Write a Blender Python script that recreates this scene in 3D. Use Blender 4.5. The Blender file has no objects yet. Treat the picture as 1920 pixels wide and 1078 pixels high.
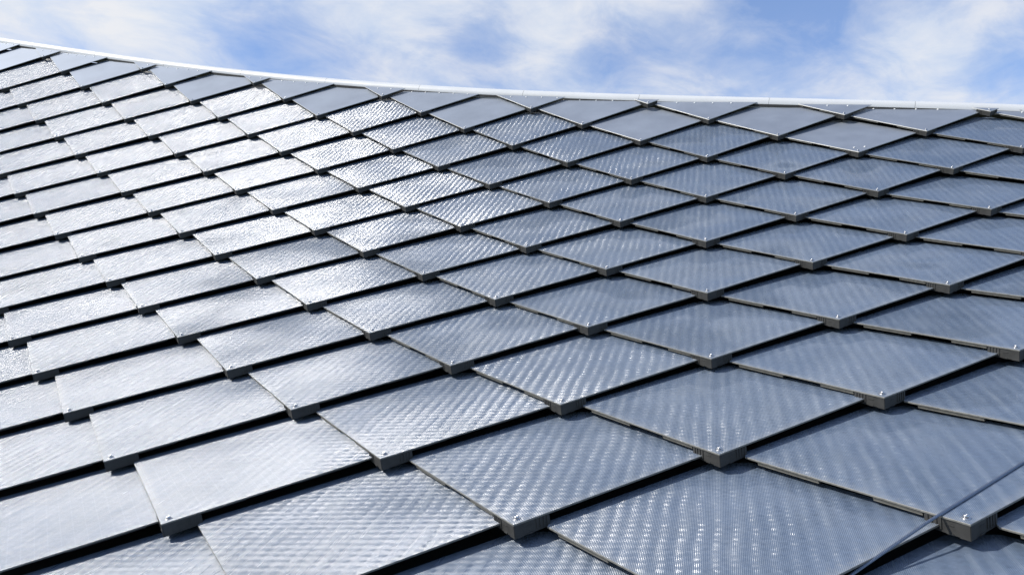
# Scale-shingled solar roof seen along its curved slope, built in metres.
import bpy, bmesh, math, random
from mathutils import Vector, Matrix
random.seed(11)
BLOBS = [(7.5, 25, 2.6, -0.16), (22, 27.5, 4.5, -0.17), (14, 25, 3.0, -0.07), (-2.5, 25, 2.6, -0.10), (-17.5, 25, 4.5, -0.13), (-31, 29, 3, -0.14),
         (29, 24, 4.5, 0.12), (4, 28, 3.5, 0.08), (-25, 27, 3, 0.04), (-9, 27, 4, 0.05), (175, 35, 55, -0.12), (100, 25, 42, -0.34), (-45, 45, 28, 0.14), (35, 62, 26, -0.12)]  # last four: unseen sky patches added to steer fill light and reflections
scene = bpy.context.scene
COL = scene.collection

# ------------------------------------------------------------------ roof surface
# The curved roof is one smooth surface R(m, n); shingle tips sit on a lattice of it.
# First two lattice steps run up the slope to the right (m) and to the left (n).
U = 0.80                     # metres per lattice step
CAM_H = 6.0
PITCH = math.radians(10)
COEF = [
    (0.383500, -0.874258, 8.396088),
    (6.123680, -0.050564, -1.470294),
    (-0.014820, -0.049540, -0.068604),
    (0.013921, 0.048000, 0.044910),
    (0.007872, 0.039609, 0.039967),
    (1.038478, -2.175782, 4.273378),
    (0.046490, 0.244061, 0.052509),
    (-0.017552, 0.029306, -0.024491),
    (-0.006438, 0.051563, 0.041347),
    (0.011287, -0.503179, -0.266685),
    (0.028912, -0.103050, -0.047309),
    (0.006761, 0.048181, 0.047034),
    (-0.030800, -0.024724, -0.055697),
    (-0.010973, 0.004554, 0.020547),
    (-0.021238, -0.000560, 0.003388)
]
FPX = 1526.657
DEG = 4
EXPS = [(i, j) for i in range(DEG + 1) for j in range(DEG + 1 - i)]

def to_world(v):
    """rotate the survey frame (x right, y down, z forward) upright"""
    x, y, z = v
    return Vector((x, z * math.cos(PITCH) + y * math.sin(PITCH),
                   -y * math.cos(PITCH) + z * math.sin(PITCH))) * U + Vector((0, 0, CAM_H))

def R(m, n):
    s = (m + n - 8) / 8.0
    t = (m - n + 2) / 8.0
    v = [0.0, 0.0, 0.0]
    for (i, j), c in zip(EXPS, COEF):
        k = (s ** i) * (t ** j)
        v[0] += c[0] * k; v[1] += c[1] * k; v[2] += c[2] * k
    return to_world(v)

def frame(m, n):
    e = 1e-3
    P = R(m, n)
    a = (R(m + e, n) - P) / e
    b = (R(m, n + e) - P) / e
    N = a.cross(b).normalized()
    if N.z < 0: N = -N
    X = (a - b); X = (X - N * X.dot(N)).normalized()
    Y = N.cross(X)
    return P, X, Y, N

RID = (-6.24133643e-05, 4.19966597e-03, -2.19053126e-01, 1.28903548e+01 + 0.13)
def ridge_s(t):
    return ((RID[0] * t + RID[1]) * t + RID[2]) * t + RID[3]
def ridge_mn(t):
    s = ridge_s(t)
    return (s + t) / 2, (s - t) / 2

# ------------------------------------------------------------------ camera
cam = bpy.data.cameras.new('camera')
cam_o = bpy.data.objects.new('camera', cam); COL.objects.link(cam_o)
cam_o.location = (0, 0, CAM_H)
cam_o.rotation_euler = (math.pi / 2 + PITCH, 0, 0)
cam.sensor_width = 36; cam.lens = 36 * FPX / 1920
cam.clip_start = 0.05; cam.clip_end = 5000
scene.camera = cam_o

def project(P):
    """photo pixel (1920 wide) of a world point: only used to decide how far the roof is built and what the labels say"""
    d = P - Vector((0, 0, CAM_H))
    z = d.y * math.cos(PITCH) + d.z * math.sin(PITCH)
    y = d.y * math.sin(PITCH) - d.z * math.cos(PITCH)
    if z < 0.05: return None
    return 960 + FPX * d.x / z, 539 + FPX * y / z

# ------------------------------------------------------------------ node helpers
def new_mat(name):
    m = bpy.data.materials.new(name); m.use_nodes = True
    nt = m.node_tree
    b = nt.nodes['Principled BSDF']
    return m, nt, b

class NT:
    def __init__(s, nt): s.nt = nt
    def n(s, kind, **kw):
        nd = s.nt.nodes.new(kind)
        for k, v in kw.items(): setattr(nd, k, v)
        return nd
    def link(s, a, b): s.nt.links.new(a, b)
    def val(s, sock, v):
        if isinstance(v, (int, float)): sock.default_value = v
        elif isinstance(v, (tuple, list)): sock.default_value = v
        else: s.link(v, sock)
    def math(s, op, a, b=None, c=None, clamp=False):
        nd = s.n('ShaderNodeMath', operation=op); nd.use_clamp = clamp
        s.val(nd.inputs[0], a)
        if b is not None: s.val(nd.inputs[1], b)
        if c is not None: s.val(nd.inputs[2], c)
        return nd.outputs[0]
    def vmath(s, op, a, b=None):
        nd = s.n('ShaderNodeVectorMath', operation=op)
        s.val(nd.inputs[0], a)
        if b is not None: s.val(nd.inputs[1], b)
        return nd
    def sep(s, v):
        nd = s.n('ShaderNodeSeparateXYZ'); s.link(v, nd.inputs[0]); return nd.outputs
    def comb(s, x, y, z):
        nd = s.n('ShaderNodeCombineXYZ')
        for i, v in enumerate((x, y, z)): s.val(nd.inputs[i], v)
        return nd.outputs[0]
    def noise(s, vec, scale, detail=2.0, rough=0.5, dist=0.0, dim='3D'):
        nd = s.n('ShaderNodeTexNoise', noise_dimensions=dim)
        s.link(vec, nd.inputs['Vector'])
        nd.inputs['Scale'].default_value = scale; nd.inputs['Detail'].default_value = detail
        nd.inputs['Roughness'].default_value = rough; nd.inputs['Distortion'].default_value = dist
        return nd
    def ramp(s, f, stops):
        nd = s.n('ShaderNodeValToRGB'); cr = nd.color_ramp
        while len(cr.elements) < len(stops): cr.elements.new(0.5)
        for e, (p, c) in zip(cr.elements, stops):
            e.position = p; e.color = (c, c, c, 1) if isinstance(c, (int, float)) else (*c, 1)
        s.link(f, nd.inputs[0]); return nd.outputs[0]
    def mix(s, f, a, b):
        nd = s.n('ShaderNodeMix', data_type='RGBA')
        s.val(nd.inputs[0], f)
        for i, v in ((6, a), (7, b)):
            if isinstance(v, tuple): nd.inputs[i].default_value = (*v, 1)
            else: s.link(v, nd.inputs[i])
        return nd.outputs[2]

# ------------------------------------------------------------------ materials
def glass_material():
    m, nt, b = new_mat('textured_solar_glass'); g = NT(nt)
    tc = g.n('ShaderNodeTexCoord')
    oi = g.n('ShaderNodeObjectInfo')
    rnd = oi.outputs['Random']
    P = g.vmath('SCALE', tc.outputs['Object']); P.inputs[3].default_value = 1.0 / U
    P = P.outputs[0]
    x, y, z = g.sep(P)
    off = g.comb(g.math('MULTIPLY', rnd, 37.0), g.math('MULTIPLY', rnd, 91.0), 0.0)
    Q = g.vmath('ADD', P, off).outputs[0]
    # slow waviness of the toughened pane
    wv = g.noise(Q, 1.35, 1.0, 0.4)
    wc = g.sep(wv.outputs['Color'])
    wx = g.math('MULTIPLY', g.math('SUBTRACT', wc[0], 0.5), WARP)
    wy = g.math('MULTIPLY', g.math('SUBTRACT', wc[1], 0.5), WARP * 1.2)
    # jitter that breaks the rolled lines up
    jn = g.noise(Q, 60.0, 2.0, 0.6)
    jc = g.sep(jn.outputs['Color'])
    jx = g.math('MULTIPLY', g.math('SUBTRACT', jc[0], 0.5), 0.14)
    jy = g.math('MULTIPLY', g.math('SUBTRACT', jc[1], 0.5), 0.14)
    def wave(c, period, amp, phase=0.0):
        a = g.math('MULTIPLY_ADD', c, 2 * math.pi / period, phase)
        return g.math('MULTIPLY', g.math('SINE', a), amp)
    # amplitude varies from pane to pane
    ph = g.math('MULTIPLY', rnd, 40.0)
    # the rolled flutes wander and come and go a little
    fl = g.sep(g.noise(Q, 4.5, 2.0, 0.5).outputs['Color'])
    xw = g.math('ADD', x, g.math('MULTIPLY', g.math('SUBTRACT', fl[0], 0.5), 0.035))
    f2 = g.noise(Q, 22.0, 2.0, 0.6).outputs['Fac']
    famp = g.math('MULTIPLY', g.ramp(fl[1], [(0.34, 0.40), (0.64, 1.0)]), g.ramp(f2, [(0.36, 0.35), (0.60, 1.15)]))
    # dimpled weave: the flutes are crossed by a shallower set
    famp = g.math('MULTIPLY', famp, g.math('MULTIPLY_ADD', g.math('SINE', g.math('MULTIPLY', y, 2 * math.pi / 0.041)), 0.42, 0.78))
    sx = g.math('ADD', wave(x, 0.0063, AX), g.math('MULTIPLY', wave(xw, 0.0640, SX, ph), famp))
    sf = g.math('MULTIPLY', wave(xw, 0.0640, 0.065, g.math('ADD', ph, 0.9)), famp)
    sf = g.math('ADD', sf, g.math('MULTIPLY', wave(xw, 0.0213, 0.012, ph), famp))
    sx = g.math('ADD', sx, g.math('ADD', wx, jx))
    sy = g.math('ADD', g.math('ADD', wave(y, 0.0077, AY), g.math('MULTIPLY_ADD', rnd, 0.12, BIAS - 0.06)), g.math('ADD', wave(y, 0.047, SY, ph), sf))
    sy = g.math('ADD', sy, g.math('ADD', wy, jy))
    nrm = g.vmath('NORMALIZE', g.comb(sx, sy, 1.0)).outputs[0]
    vt = g.n('ShaderNodeVectorTransform', vector_type='NORMAL', convert_from='OBJECT', convert_to='WORLD')
    g.link(nrm, vt.inputs[0])
    nv = g.vmath('NORMALIZE', vt.outputs[0]).outputs[0]
    g.link(nv, b.inputs['Normal'])
    # colour: blue black cells seen through haze, faint cell seams parallel to the two edges
    u = g.math('MULTIPLY', g.math('ADD', x, y), 0.7071)
    v = g.math('MULTIPLY', g.math('SUBTRACT', y, x), 0.7071)
    def seam(c, period, w):
        f = g.math('FRACT', g.math('DIVIDE', c, period))
        d = g.math('ABSOLUTE', g.math('SUBTRACT', f, 0.5))
        return g.math('LESS_THAN', d, w)
    sm = g.math('MULTIPLY', seam(u, 0.052, 0.045), seam(v, 0.017, 0.30))
    sm = g.math('MAXIMUM', sm, g.math('MULTIPLY', seam(v, 0.155, 0.012), 0.3))
    big = g.ramp(g.noise(Q, 3.0, 3.0, 0.55).outputs['Fac'], [(0.3, 0.0), (0.72, 1.0)])
    c0 = g.mix(big, COL_A, COL_B)
    mot = g.noise(Q, 55.0, 2.0, 0.6).outputs['Fac']
    c1 = g.mix(g.math('MULTIPLY', sm, 0.14), c0, (0.22, 0.29, 0.40))
    c2 = g.mix(g.math('MULTIPLY', g.math('SUBTRACT', mot, 0.42, clamp=True), 0.5), c1, (0.2, 0.26, 0.36))
    # rain streaks down the slope and a few pale specks
    st = g.noise(g.vmath('MULTIPLY', Q, (16.0, 1.6, 1.0)).outputs[0], 1.0, 3.0, 0.6).outputs['Fac']
    c2 = g.mix(g.ramp(st, [(0.48, 0.0), (0.78, 0.30)]), c2, (0.23, 0.26, 0.29))
    vo = g.n('ShaderNodeTexVoronoi'); g.link(Q, vo.inputs['Vector']); vo.inputs['Scale'].default_value = 9.0
    vc = g.sep(vo.outputs['Color'])
    spk = g.math('MULTIPLY', g.math('LESS_THAN', vo.outputs['Distance'], g.math('MULTIPLY', vc[1], 0.035)), g.math('GREATER_THAN', vc[0], 0.72))
    c2 = g.mix(spk, c2, (0.6, 0.6, 0.57))
    # dust gathers in a soft pale margin towards the lower edges
    e = g.math('MINIMUM', u, v)
    dm = g.ramp(g.math('ADD', g.math('MULTIPLY', e, 6.0), g.math('MULTIPLY', g.math('SUBTRACT', mot, 0.5), 0.5)), [(0.0, 0.40), (0.30, 0.0)])
    c3 = g.mix(dm, c2, (0.27, 0.28, 0.28))
    g.link(c3, b.inputs['Base Color'])
    g.link(g.math('ADD', g.math('MULTIPLY_ADD', st, 0.16, ROUGH - 0.10), g.math('MULTIPLY', rnd, 0.05)), b.inputs['Roughness'])
    b.inputs['IOR'].default_value = 1.93
    b.inputs['Specular IOR Level'].default_value = SPEC
    b.inputs['Coat Weight'].default_value = 0.35
    b.inputs['Coat Roughness'].default_value = 0.08
    b.inputs['Coat IOR'].default_value = 1.4
    # the flat outer skin of the pane stays nearly smooth: only waviness
    n2 = g.vmath('NORMALIZE', g.comb(wx, wy, 1.0)).outputs[0]
    vt2 = g.n('ShaderNodeVectorTransform', vector_type='NORMAL', convert_from='OBJECT', convert_to='WORLD')
    g.link(n2, vt2.inputs[0])
    g.link(g.vmath('NORMALIZE', vt2.outputs[0]).outputs[0], b.inputs['Coat Normal'])
    return m

WARP = 0.27; AX = 0.34; SX = 0.22; AY = 0.42; SY = 0.05; BIAS = -0.38; ROUGH = 0.255; SPEC = 0.5
COL_A = (0.082, 0.112, 0.158); COL_B = (0.108, 0.143, 0.200)

def simple(name, col, rough, metal=0.0, spec=0.5, nscale=30.0, namt=0.25, bump=0.0, bscale=200.0, stretch=None, dark=None):
    m, nt, b = new_mat(name); g = NT(nt)
    tc = g.n('ShaderNodeTexCoord'); oi = g.n('ShaderNodeObjectInfo')
    off = g.comb(g.math('MULTIPLY', oi.outputs['Random'], 53.0), g.math('MULTIPLY', oi.outputs['Random'], 17.0), 0.0)
    Q = g.vmath('ADD', tc.outputs['Object'], off).outputs[0]
    if stretch:
        Q = g.vmath('MULTIPLY', Q, stretch).outputs[0]
    nz = g.noise(Q, nscale, 4.0, 0.6).outputs['Fac']
    f = g.ramp(nz, [(0.3, 0.0), (0.7, 1.0)])
    dk = dark or tuple(c * (1 - namt) for c in col)
    g.link(g.mix(f, dk, col), b.inputs['Base Color'])
    g.link(g.math('MULTIPLY_ADD', nz, 0.2, rough - 0.1), b.inputs['Roughness'])
    b.inputs['Metallic'].default_value = metal
    b.inputs['Specular IOR Level'].default_value = spec
    if bump:
        bp = g.n('ShaderNodeBump'); bp.inputs['Strength'].default_value = bump; bp.inputs['Distance'].default_value = 0.002
        g.link(g.noise(Q, bscale, 2.0, 0.5).outputs['Fac'], bp.inputs['Height']); g.link(bp.outputs[0], b.inputs['Normal'])
    return m

M_GLASS = glass_material()
M_METAL = simple('coated_blue_grey_metal', (0.32, 0.355, 0.41), 0.66, metal=0.8, nscale=3.0, namt=0.12, bump=0.10, bscale=14.0)
M_EDGE = simple('plate_edge_aluminium', (0.62, 0.61, 0.56), 0.45, metal=0.2, nscale=60, namt=0.35)
M_GEDGE = simple('dusty_glass_edge', (0.20, 0.20, 0.185), 0.5, nscale=60, namt=0.45)
M_RAIL = simple('pale_grey_rail', (0.15, 0.145, 0.125), 0.55, nscale=40, namt=0.4)
M_BRK = simple('charcoal_bracket_plastic', (0.047, 0.047, 0.045), 0.6, nscale=25, namt=0.35, bump=0.3, bscale=120)
M_STEEL = simple('stainless_steel', (0.62, 0.62, 0.63), 0.28, metal=1.0, nscale=80, namt=0.2)
M_RUBBER_RAIL_SHADE = simple('black_rubber_and_rail_shade', (0.03, 0.03, 0.03), 0.6, nscale=80, namt=0.2)  # rubber of the ridge seal; on right-hand rails it is painted shade
M_SCREW = simple('pale_zinc_screw', (0.75, 0.75, 0.73), 0.4, metal=0.3, nscale=80, namt=0.2)
M_DECK = simple('black_roof_membrane', (0.018, 0.02, 0.022), 0.8, nscale=6, namt=0.4, bump=0.5, bscale=60)
M_CAP = simple('white_coated_cap', (0.60, 0.61, 0.61), 0.38, nscale=3, namt=0.05, spec=0.7, bump=0.05, bscale=9)
M_WIRE = simple('galvanised_wire', (0.22, 0.26, 0.33), 0.38, metal=0.7, nscale=150, namt=0.3)
M_GROUND = simple('dry_grass_ground', (0.10, 0.11, 0.06), 0.9, nscale=0.2, namt=0.25)

# ------------------------------------------------------------------ mesh helpers
def mesh_from(name, verts, faces, mats, fmat=None, smooth=False):
    me = bpy.data.meshes.new(name)
    me.from_pydata([tuple(v) for v in verts], [], faces)
    for mt in mats: me.materials.append(mt)
    if fmat:
        for p, k in zip(me.polygons, fmat): p.material_index = k
    if smooth:
        for p in me.polygons: p.use_smooth = True
    me.update()
    return me

def obj(name, me, parent=None, loc=None):
    o = bpy.data.objects.new(name, me); COL.objects.link(o)
    if parent: o.parent = parent
    if loc: o.location = loc
    return o

def tag(o, label, cat, group=None, kind=None):
    if label: o['label'] = label
    if cat: o['category'] = cat
    if group: o['group'] = group
    if kind: o['kind'] = kind

def slab(poly, z_top, th, ch, mat_top, mat_side, name):
    """flat plate from a counter-clockwise outline with a small chamfer; last slot is the side"""
    n = len(poly)
    cx = sum(p[0] for p in poly) / n; cy = sum(p[1] for p in poly) / n
    def inset(d):
        out = []
        for i in range(n):
            a = Vector(poly[i - 1]); b_ = Vector(poly[i]); c = Vector(poly[(i + 1) % n])
            d1 = (b_ - a).normalized(); d2 = (c - b_).normalized()
            n1 = Vector((-d1.y, d1.x)); n2 = Vector((-d2.y, d2.x))
            k = (n1 + n2); k = k / max(0.35, k.length_squared) * 2 * d / 1.0 if k.length > 1e-6 else n1 * d
            out.append((b_.x + k.x, b_.y + k.y))
        return out
    ins = inset(ch)
    V = [(x, y, z_top) for x, y in ins] + [(x, y, z_top - ch) for x, y in poly] + [(x, y, z_top - th) for x, y in poly]
    F = [tuple(range(n))]; K = [0]
    for i in range(n):
        j = (i + 1) % n
        F.append((n + i, n + j, j, i)); K.append(1)
        F.append((2 * n + i, 2 * n + j, n + j, n + i)); K.append(1)
    F.append(tuple(2 * n + i for i in reversed(range(n)))); K.append(1)
    V = [(a * U, b2 * U, c * U) for a, b2, c in V]
    return mesh_from(name, V, F, [mat_top, mat_side], K)

def add_box(V, F, o, ax, ay, az, lx, ly, lz):
    """box from corner o spanning the three axis vectors"""
    b = len(V)
    for k in range(8):
        p = o + ax * (lx if k & 1 else 0) + ay * (ly if k & 2 else 0) + az * (lz if k & 4 else 0)
        V.append(p)
    for f in ((0, 2, 3, 1), (4, 5, 7, 6), (0, 1, 5, 4), (2, 6, 7, 3), (0, 4, 6, 2), (1, 3, 7, 5)):
        F.append(tuple(b + i for i in f))

SLOPE = 0.0520               # how much each shingle dives under the course above
PT = 0.0070                   # pane thickness
BH = 0.0615                  # bracket height
R2 = math.sqrt(0.5)

def tile_outline():
    return [(0, 0), (0.705, 0.705), (0.705, 0.765), (0.09, 1.385), (-0.09, 1.385), (-0.705, 0.765), (-0.705, 0.705)]

def clip(poly, p0, nrm):
    out = []
    for i in range(len(poly)):
        a = Vector(poly[i]); b = Vector(poly[(i + 1) % len(poly)])
        da = (a - p0).dot(nrm); db = (b - p0).dot(nrm)
        if da <= 0: out.append((a.x, a.y))
        if (da < 0 < db) or (db < 0 < da):
            q = a + (b - a) * (da / (da - db)); out.append((q.x, q.y))
    return out

RAILS = ((0.175, 0.37), (0.615, 0.93))   # two rails per edge, a slot between them
def rail_mesh(side, length, seg, name):
    V = []; F = []
    d = Vector((side * R2, R2, 0)); q = Vector((-side * R2, R2, 0)); up = Vector((0, 0, 1))
    a, b = seg
    b = min(b, length - 0.02)
    if b - a < 0.03: return None
    prof = [(0.020, -0.0005), (0.006, -0.0005), (0.006, -0.004), (0.0035, -0.004), (0.0035, -0.0065), (0.006, -0.0065), (0.006, -0.0155), (0.020, -0.0155)]
    if side > 0: prof = [(i + 0.022, z) for i, z in prof]  # right rails set back so the edge away from the sun reads black
    for e in (a, b):
        for i, z in prof: V.append(d * e + q * i + up * (z - PT))
    k = len(prof)
    for i in range(k): F.append((i, (i + 1) % k, k + (i + 1) % k, k + i))
    F.append(tuple(range(k))); F.append(tuple(k + i for i in reversed(range(k))))
    return mesh_from(name, [v * U for v in V], F, [M_RAIL if side < 0 else M_RUBBER_RAIL_SHADE])  # same rail both sides; shade on the right is put into its colour

def bracket_mesh(la, lb, name):
    V = []; F = []
    up = Vector((0, 0, 1)); z0 = -PT - 0.0005
    for side, L in ((-1, la), (1, lb)):
        d = Vector((side * R2, R2, 0)); q = Vector((-side * R2, R2, 0))
        if L < 0.04: continue
        L = min(0.168, L)
        # wall, its foot rising a little away from the tip
        b = len(V)
        for (s_, w_) in ((0.0, 0.0), (L, 0.0), (L, 0.02), (0.02, 0.02)):
            taper = 0.002 * s_ / 0.17
            base = d * s_ + q * (0.004 + w_)
            V.append(base + up * z0); V.append(base + up * (-BH + taper + 0.001))
        for i in range(4):
            j = (i + 1) % 4
            F.append((b + 2 * i, b + 2 * i + 1, b + 2 * j + 1, b + 2 * j))
        F.append((b, b + 2, b + 4, b + 6)); F.append((b + 1, b + 7, b + 5, b + 3))
        # corner post pad, ribs and a drain lip on the outer face
        if L > 0.1:
            add_box(V, F, d * 0.0 + q * 0.0018 + up * (-BH), d, q, up, 0.040, 0.0022, BH + z0)
            for rb in (0.104, 0.121, 0.138, 0.153):
                if rb < L - 0.006:
                    add_box(V, F, d * rb + q * 0.0008 + up * (-BH + 0.012), d, q, up, 0.0055, 0.0034, BH + z0 - 0.013)
            add_box(V, F, d * 0.062 + q * 0.0012 + up * (-BH + 0.0015), d, q, up, 0.024, 0.0030, 0.006)
            add_box(V, F, d * 0.060 + q * 0.0022 + up * (-0.028), d, q, up, 0.030, 0.0018, 0.003)
    return mesh_from(name, [v * U for v in V], F, [M_BRK])

def lathe(profile, seg, mats, name, slots=None):
    V = []; F = []; K = []
    for r, z in profile:
        for k in range(seg):
            a = 2 * math.pi * k / seg
            V.append((r * math.cos(a) * U, r * math.sin(a) * U, z * U))
    for i in range(len(profile) - 1):
        for k in range(seg):
            k2 = (k + 1) % seg
            F.append((i * seg + k, i * seg + k2, (i + 1) * seg + k2, (i + 1) * seg + k))
    F.append(tuple((len(profile) - 1) * seg + k for k in range(seg)))
    F.append(tuple(reversed(range(seg))))
    me = mesh_from(name, V, F, mats, smooth=False)
    for p in me.polygons:
        if len(p.vertices) == 4: p.use_smooth = True
    return me

ME_BOLT = lathe([(0.0095, 0.0035), (0.0095, 0.006), (0.0098, 0.0075), (0.0085, 0.0115), (0.0062, 0.0138), (0.0050, 0.0140), (0.0046, 0.0105)], 18, [M_STEEL], 'bolt')
ME_WASH = lathe([(0.0158, 0.0002), (0.0160, 0.0010), (0.0158, 0.0026), (0.0140, 0.0034), (0.0105, 0.0036)], 20, [M_STEEL], 'washer')
ME_SCREW = lathe([(0.0130, 0.0), (0.0132, 0.003), (0.0105, 0.0065), (0.0055, 0.0090)], 12, [M_SCREW], 'screw')

ME_GLASS = slab(tile_outline(), 0, PT, 0.0012, M_GLASS, M_GEDGE, 'pane')
ME_PLATE = slab(tile_outline(), 0, PT, 0.0016, M_METAL, M_EDGE, 'metal_plate')
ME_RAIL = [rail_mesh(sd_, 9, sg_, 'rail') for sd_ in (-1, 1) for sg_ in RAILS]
ME_BRK = bracket_mesh(1, 1, 'bracket')

# ------------------------------------------------------------------ shingles
tiles = []
for m in range(-6, 12):
    for n in range(-5, 20):
        s = m + n; t = m - n
        if s < -4 or t < -19 or t > 9: continue
        rs = ridge_s(t)
        if s > rs - 0.12: continue
        P, X, Y, N = frame(m, n)
        corners = [P, P + X * 0.7 * U + Y * 0.7 * U, P - X * 0.7 * U + Y * 0.7 * U, P + Y * 1.25 * U]
        px = [project(c) for c in corners]
        if any(p is None for p in px): continue
        xs = [p[0] for p in px]; ys = [p[1] for p in px]
        MG = 190
        if max(xs) < -MG or min(xs) > 1920 + MG or min(ys) > 1078 + MG: continue
        vis = max(xs) > 6 and min(xs) < 1914 and min(ys) < 1068
        # corner-level test of what really enters the frame
        if vis:
            vis = False
            for a in range(0, 9):
                for b in range(0, 9):
                    q = project(P + (X * (a - b) + Y * (a + b)) * U * 0.62 / 8 )
                    if q and 4 < q[0] < 1916 and q[1] < 1072: vis = True
        tiles.append(dict(m=m, n=n, P=P, X=X, Y=Y, N=N, vis=vis, cx=sum(xs) / 4, cy=sum(ys) / 4, tip=px[0]))

ORD = ['zeroth', 'first', 'second', 'third', 'fourth', 'fifth', 'sixth', 'seventh', 'eighth', 'ninth', 'tenth', 'eleventh',
       'twelfth', 'thirteenth', 'fourteenth', 'fifteenth', 'sixteenth', 'seventeenth', 'eighteenth', 'nineteenth', 'twentieth',
       'twenty-first', 'twenty-second', 'twenty-third', 'twenty-fourth']
courses = sorted({t['n'] for t in tiles if t['vis']})
for ci, n in enumerate(courses):
    row = sorted([t for t in tiles if t['n'] == n and t['vis']], key=lambda t: t['m'])
    for k, t in enumerate(row): t['k'] = k + 1; t['c'] = ci + 1

def ridge_cut(tl):
    """ridge line in the shingle's own plane: a point and the outward normal"""
    m, n, P, X, Y = tl['m'], tl['n'], tl['P'], tl['X'], tl['Y']
    t0 = m - n
    a = R(*ridge_mn(t0 - 0.5)) - P; b = R(*ridge_mn(t0 + 0.5)) - P
    A = Vector((a.dot(X), a.dot(Y))) / U; B = Vector((b.dot(X), b.dot(Y))) / U
    d = (B - A).normalized()
    nr = Vector((-d.y, d.x)); M_ = (A + B) / 2
    # the plates dive under the courses above, so the cut is made a little higher up
    return M_ + nr * (SLOPE * 2.8 * max(0.0, M_.y) - 0.01), nr, d

for tl in tiles:
    m, n = tl['m'], tl['n']
    X, Y, N, P = tl['X'], tl['Y'], tl['N'], tl['P']
    p0, nr, dr = ridge_cut(tl)
    full = max((Vector(q) - p0).dot(nr) for q in tile_outline()) <= 0.02
    top_gap = -(Vector((0, 1.226)) - p0).dot(nr)
    metal = (not full) or top_gap < 0.14 or (m, n) in ((6, 4), (5, 6), (4, 8), (2, 12), (1, 14), (3, 10), (6, 5))
    tl['metal'] = metal
    root = bpy.data.objects.new('roof_shingle', None); COL.objects.link(root)
    root.empty_display_size = 0.1
    # every shingle sits a touch differently on its brackets
    rj = random.Random(m * 131 + n * 977)
    ang = -math.atan(SLOPE)
    Mx = Matrix((X, Y, N)).transposed()
    rot = Mx @ Matrix.Rotation(ang + rj.uniform(-.007, .007), 3, 'X') @ Matrix.Rotation(rj.uniform(-.004, .004), 3, 'Y') @ Matrix.Rotation(rj.uniform(-.004, .004), 3, 'Z')
    root.matrix_world = Matrix.Translation(P) @ rot.to_4x4()
    # label
    x, y = tl['cx'], tl['cy']
    if metal: look = 'smooth ' + ('pale silver' if x < 420 else 'blue grey') + ' metal shingle'
    elif x < 560: look = 'silvery sunlit glass shingle'
    elif x < 1120: look = 'striped half-glaring glass shingle'
    else: look = 'blue grey glass shingle'
    if tl['vis']:
        k, c = tl['k'], tl['c']
        lab = '%s, %s from left in %s rising course from bottom right' % (look, ORD[k], ORD[c])
    else:
        lab = 'roof shingle just outside the photo frame, beyond the edge'
    tag(root, lab, 'roof shingle', 'overlapping square shingles of the curved roof')
    tl['root'] = root
    L = 9.0
    if full:
        obj('metal_plate' if metal else 'glass_pane', ME_PLATE if metal else ME_GLASS, root)
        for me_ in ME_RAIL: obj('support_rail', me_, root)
        obj('corner_bracket', ME_BRK, root)
    else:
        poly = clip(tile_outline(), p0, nr)
        obj('metal_plate', slab(poly, 0, PT, 0.0016, M_METAL, M_EDGE, 'cut_plate'), root)
        lens = []
        for side in (-1, 1):
            d = Vector((side * R2, R2)); k = p0.dot(nr) / max(1e-4, d.dot(nr)) if d.dot(nr) > 0.02 else 9
            lens.append(min(k, 9))
        for side, l in zip((-1, 1), lens):
            for sg_ in RAILS:
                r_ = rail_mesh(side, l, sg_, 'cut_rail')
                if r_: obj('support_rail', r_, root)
        obj('corner_bracket', bracket_mesh(lens[0] - 0.02, lens[1] - 0.02, 'cut_bracket'), root)
        # screws along the cut edge
        l0 = Vector((-R2, R2)) * min(lens[0], 1.0); l1 = Vector((R2, R2)) * min(lens[1], 1.0)
        base = p0 - nr * 0.055
        k = -0.9
        ph = ((m * 7 + n * 3) % 5) * 0.01
        while k < 0.95:
            q = base + dr * (k + ph)
            inside = q.y > abs(q.x) + 0.05 and abs(q.x) < 0.52 and not (abs(q.x) < 0.05 and q.y < 0.13)
            if inside:
                obj('screw', ME_SCREW, root, (q.x * U, q.y * U, 0.0001))
            k += 0.235
    if (m, n) == (6, 4):
        for q in ((-0.02, 0.17), (0.09, 0.19)):
            obj('screw', ME_SCREW, root, (q[0] * U, q[1] * U, 0.0001))
    by = 0.052
    bolt = obj('bolt', ME_BOLT, root, (0, by * U, 0.0))
    bolt.rotation_euler = (0, 0, rj.uniform(0, 3))
    obj('washer', ME_WASH, bolt)

# ------------------------------------------------------------------ roof deck under the shingles
def grid_surface(name, ts, fs, off, mat):
    V = []; F = []
    for t in ts:
        smax = ridge_s(t) + 0.05
        for f in fs:
            s = -4.5 + (smax + 4.5) * f
            P, X, Y, N = frame((s + t) / 2, (s - t) / 2)
            V.append(P - N * off * U)
    nf = len(fs)
    for i in range(len(ts) - 1):
        for j in range(nf - 1):
            F.append((i * nf + j, (i + 1) * nf + j, (i + 1) * nf + j + 1, i * nf + j + 1))
    return mesh_from(name, V, F, [mat], smooth=True)
ts = [-19 + 28 * i / 56 for i in range(57)]
deck = obj('roof_deck', grid_surface('roof_deck', ts, [i / 40 for i in range(41)], 0.165, M_DECK))
tag(deck, 'black membrane roof deck under the overlapping shingles', 'roof deck')

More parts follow.
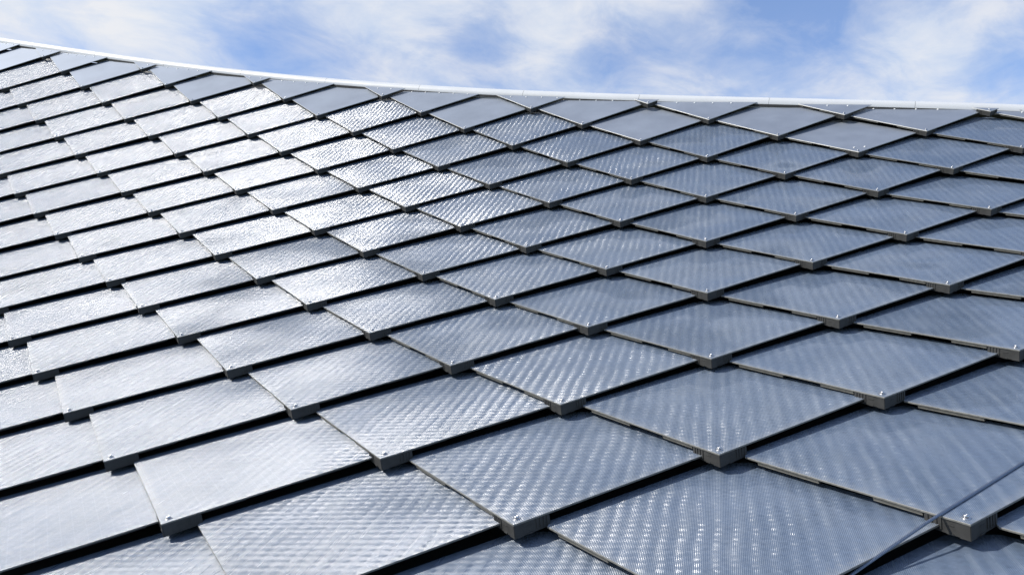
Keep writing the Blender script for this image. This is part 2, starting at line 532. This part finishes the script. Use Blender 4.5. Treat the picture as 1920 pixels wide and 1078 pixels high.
# ------------------------------------------------------------------ ridge cap in equal lengths
def ridge_point(t):
    m, n = ridge_mn(t)
    e = 0.02
    P = R(m, n); T = (R(*ridge_mn(t + e)) - R(*ridge_mn(t - e))).normalized()
    _, X, Y, N = frame(m, n)
    O = N.cross(T).normalized()
    if O.dot(Y) < 0: O = -O
    return P, T, O, N
arc = [(-20.0, 0.0)]
t = -20.0; acc = 0.0; prev = R(*ridge_mn(t))
while t < 10:
    t += 0.05; q = R(*ridge_mn(t)); acc += (q - prev).length / U; arc.append((t, acc)); prev = q
def acc_at(t_):
    for (a, b), (c, d) in zip(arc, arc[1:]):
        if a <= t_ <= c: return b + (d - b) * (t_ - a) / (c - a)
def t_at(a_):
    for (a, b), (c, d) in zip(arc, arc[1:]):
        if b <= a_ <= d: return a + (c - a) * (a_ - b) / (d - b)
PROFILE = [(0.045, -0.095), (0.052, -0.080), (0.064, -0.055), (0.080, -0.034), (0.100, -0.018), (0.122, -0.008), (0.146, -0.004),
           (0.168, -0.008), (0.186, -0.020), (0.198, -0.040), (0.202, -0.070), (0.202, -0.26)]
start = acc_at(0.92); SEG = 1.695
ks = []
k = -20
while k < 20:
    a0 = start + k * SEG; a1 = a0 + SEG
    if a0 > 0.05 and a1 < acc - 0.05:
        ta, tb = t_at(a0), t_at(a1)
        pa, pb = project(R(*ridge_mn(ta))), project(R(*ridge_mn(tb)))
        if pa and pb and pb[0] > -250 and pa[0] < 2250: ks.append((a0 + 0.0018, a1 - 0.0018, pa[0], pb[0]))
    k += 1
vis_caps = [c for c in ks if c[3] > 0 and c[2] < 1920]
for a0, a1, x0, x1 in ks:
    V = []; F = []; ST = 10
    for i in range(ST + 1):
        P, T, O, N = ridge_point(t_at(a0 + (a1 - a0) * i / ST))
        for o_, h_ in PROFILE: V.append(P + O * o_ * U + N * h_ * U)
    w = len(PROFILE)
    for i in range(ST):
        for j in range(w - 1):
            F.append((i * w + j, (i + 1) * w + j, (i + 1) * w + j + 1, i * w + j + 1))
    me = mesh_from('ridge_cap', V, F, [M_CAP], smooth=True)
    o = obj('ridge_cap', me)
    if (a0, a1, x0, x1) in vis_caps:
        kk = vis_caps.index((a0, a1, x0, x1)) + 1
        lab = 'rounded white metal ridge cap length, %s from the left along the roof edge' % ORD[kk]
    else: lab = 'white metal ridge cap length outside the photo frame'
    tag(o, lab, 'ridge cap', 'white ridge cap lengths along the roof edge')
# joint backing strips so that the seams read dark, part of the deck
V = []; F = []
NB = 160
for i in range(NB + 1):
    P, T, O, N = ridge_point(-18.5 + 27 * i / NB)
    for o_, h_ in PROFILE[1:]: V.append(P + O * (o_ - 0.006) * U + N * (h_ - 0.008) * U)
w = len(PROFILE) - 1
for i in range(NB):
    for j in range(w - 1): F.append((i * w + j, (i + 1) * w + j, (i + 1) * w + j + 1, i * w + j + 1))
seal = obj('ridge_seal', mesh_from('ridge_seal', V, F, [M_RUBBER_RAIL_SHADE], smooth=True), deck)

# ------------------------------------------------------------------ wire rope lying over the nearest shingles
def strand_rope(name, pts, r_rope, r_strand, pitch):
    V = []; F = []; SEGS = 6
    length = sum((b - a).length for a, b in zip(pts, pts[1:]))
    steps = int(length / (pitch / 14))
    def at(d):
        for a, b in zip(pts, pts[1:]):
            l = (b - a).length
            if d <= l: return a + (b - a) * (d / l), (b - a).normalized()
            d -= l
        return pts[-1], (pts[-1] - pts[-2]).normalized()
    up = Vector((0, 0, 1))
    for s_ in range(6):
        b0 = len(V)
        for i in range(steps + 1):
            d = length * i / steps
            c, T = at(d)
            A = T.cross(up).normalized(); B = A.cross(T)
            th = 2 * math.pi * (d / pitch + s_ / 6)
            cc = c + (A * math.cos(th) + B * math.sin(th)) * r_rope
            for k in range(SEGS):
                ph = 2 * math.pi * k / SEGS
                V.append(cc + (A * math.cos(ph) + B * math.sin(ph)) * r_strand)
        for i in range(steps):
            for k in range(SEGS):
                k2 = (k + 1) % SEGS
                F.append((b0 + i * SEGS + k, b0 + i * SEGS + k2, b0 + (i + 1) * SEGS + k2, b0 + (i + 1) * SEGS + k))
    return obj(name, mesh_from(name, V, F, [M_WIRE], smooth=True))
T0 = next(t for t in tiles if (t['m'], t['n']) == (0, -1))
def on_tile(x, y, h):    # point in the own plane of shingle (0,-1), lattice units
    return T0['root'].matrix_world @ Vector((x * U, y * U, h * U))
ROPE = [(-0.626, -0.502, -0.058), (-0.418, -0.246, -0.058), (-0.129, 0.011, 0.0055), (0.171, 0.359, 0.0055), (0.341, 0.557, 0.0055), (0.777, 1.065, 0.0055)]
rope = strand_rope('wire_rope', [on_tile(*p) for p in ROPE], 0.0028, 0.0017, 0.075)
tag(rope, 'thin twisted steel wire rope lying diagonally over the nearest shingles', 'cable')

# ------------------------------------------------------------------ ground far below
g_me = mesh_from('ground', [(-3000, -3000, -2.0), (3000, -3000, -2.0), (3000, 3000, -2.0), (-3000, 3000, -2.0)], [(0, 1, 2, 3)], [M_GROUND])
gr = obj('ground', g_me); tag(gr, None, None, kind='structure')

# ------------------------------------------------------------------ sun and sky
_, X0, Y0, N0 = frame(1, 3)
AZ = math.radians(2); EL = math.radians(47)
SUN = (X0 * (-math.cos(AZ)) + Y0 * math.sin(AZ)) * math.cos(EL) + N0 * math.sin(EL)
SUN.normalize()
sd = bpy.data.lights.new('sun', 'SUN'); so = bpy.data.objects.new('sun', sd); COL.objects.link(so)
sd.energy = 5.0; sd.angle = math.radians(0.55); sd.color = (1.0, 0.955, 0.89)
so.rotation_euler = SUN.to_track_quat('Z', 'Y').to_euler()
so.location = SUN * 60

w = bpy.data.worlds.new('World'); scene.world = w; w.use_nodes = True
nt = w.node_tree; nt.nodes.clear(); g = NT(nt)
out = g.n('ShaderNodeOutputWorld')
sky = g.n('ShaderNodeTexSky', sky_type='NISHITA'); sky.sun_disc = False
sky.sun_elevation = math.asin(SUN.z); sky.sun_rotation = math.atan2(SUN.x, SUN.y)
sky.air_density = 1.0; sky.dust_density = 0.6; sky.ozone_density = 2.0
bg = g.n('ShaderNodeBackground'); bg.inputs['Strength'].default_value = 0.19
tint = g.n('ShaderNodeMix', data_type='RGBA', blend_type='MULTIPLY'); tint.inputs[0].default_value = 1.0
g.link(sky.outputs[0], tint.inputs[6]); tint.inputs[7].default_value = (0.86, 0.95, 1.12, 1)
g.link(tint.outputs[2], bg.inputs['Color'])
tc = g.n('ShaderNodeTexCoord'); D = tc.outputs['Generated']
dx, dy, dz = g.sep(D)
# cirrus sheet: direction projected on a high plane, combed into wisps
k = g.math('DIVIDE', 1.0, g.math('MAXIMUM', g.math('ADD', dz, 0.12), 0.05))
cx = g.math('MULTIPLY', dx, k); cy = g.math('MULTIPLY', dy, k)
rx = g.math('ADD', g.math('MULTIPLY', cx, 0.80), g.math('MULTIPLY', cy, 0.60))
ry = g.math('ADD', g.math('MULTIPLY', cx, -0.60), g.math('MULTIPLY', cy, 0.80))
pv = g.comb(g.math('MULTIPLY', rx, 0.9), g.math('MULTIPLY', ry, 1.15), 3.7)
n1 = g.noise(pv, 1.9, 6.0, 0.52, 0.15).outputs['Fac']
n2 = g.noise(pv, 6.0, 9.0, 0.60, 0.35).outputs['Fac']
n3 = g.noise(pv, 0.8, 3.0, 0.5, 0.2).outputs['Fac']
dens = g.math('ADD', g.math('MULTIPLY', n1, 0.62), g.math('MULTIPLY', n2, 0.38))
def blob(az, el, wid, amt):
    """thinner or thicker patch of the cloud sheet around a compass direction"""
    a = math.radians(az); e = math.radians(el)
    v = (math.sin(a) * math.cos(e), math.cos(a) * math.cos(e), math.sin(e))
    d = g.vmath('DOT_PRODUCT', D, v).outputs['Value']
    f = g.math('EXPONENT', g.math('MULTIPLY', g.math('SUBTRACT', d, 1.0), 2.0 / math.radians(wid) ** 2))
    return g.math('MULTIPLY', f, amt)
for bl in BLOBS:
    dens = g.math('ADD', dens, blob(*bl))
cov = g.ramp(dens, [(0.28, 0.10), (0.40, 0.42), (0.50, 0.80), (0.62, 1.0)])
ccol = g.mix(g.ramp(n2, [(0.35, 0.0), (0.65, 1.0)]), (0.74, 0.84, 1.0), (0.93, 0.95, 1.0))
bc = g.n('ShaderNodeBackground'); g.link(ccol, bc.inputs['Color']); bc.inputs['Strength'].default_value = 0.90
mx = g.n('ShaderNodeMixShader'); g.link(cov, mx.inputs[0]); g.link(bg.outputs[0], mx.inputs[1]); g.link(bc.outputs[0], mx.inputs[2])
g.link(mx.outputs[0], out.inputs['Surface'])

scene.view_settings.view_transform = 'Standard'
scene.view_settings.look = 'None'
scene.view_settings.exposure = 0
scene.cycles.use_denoising = True
scene.cycles.max_bounces = 6
scene.cycles.sample_clamp_indirect = 8
print('tiles', len(tiles), 'visible', sum(t['vis'] for t in tiles), 'sun el', math.degrees(math.asin(SUN.z)), 'az', math.degrees(math.atan2(SUN.x, SUN.y)))
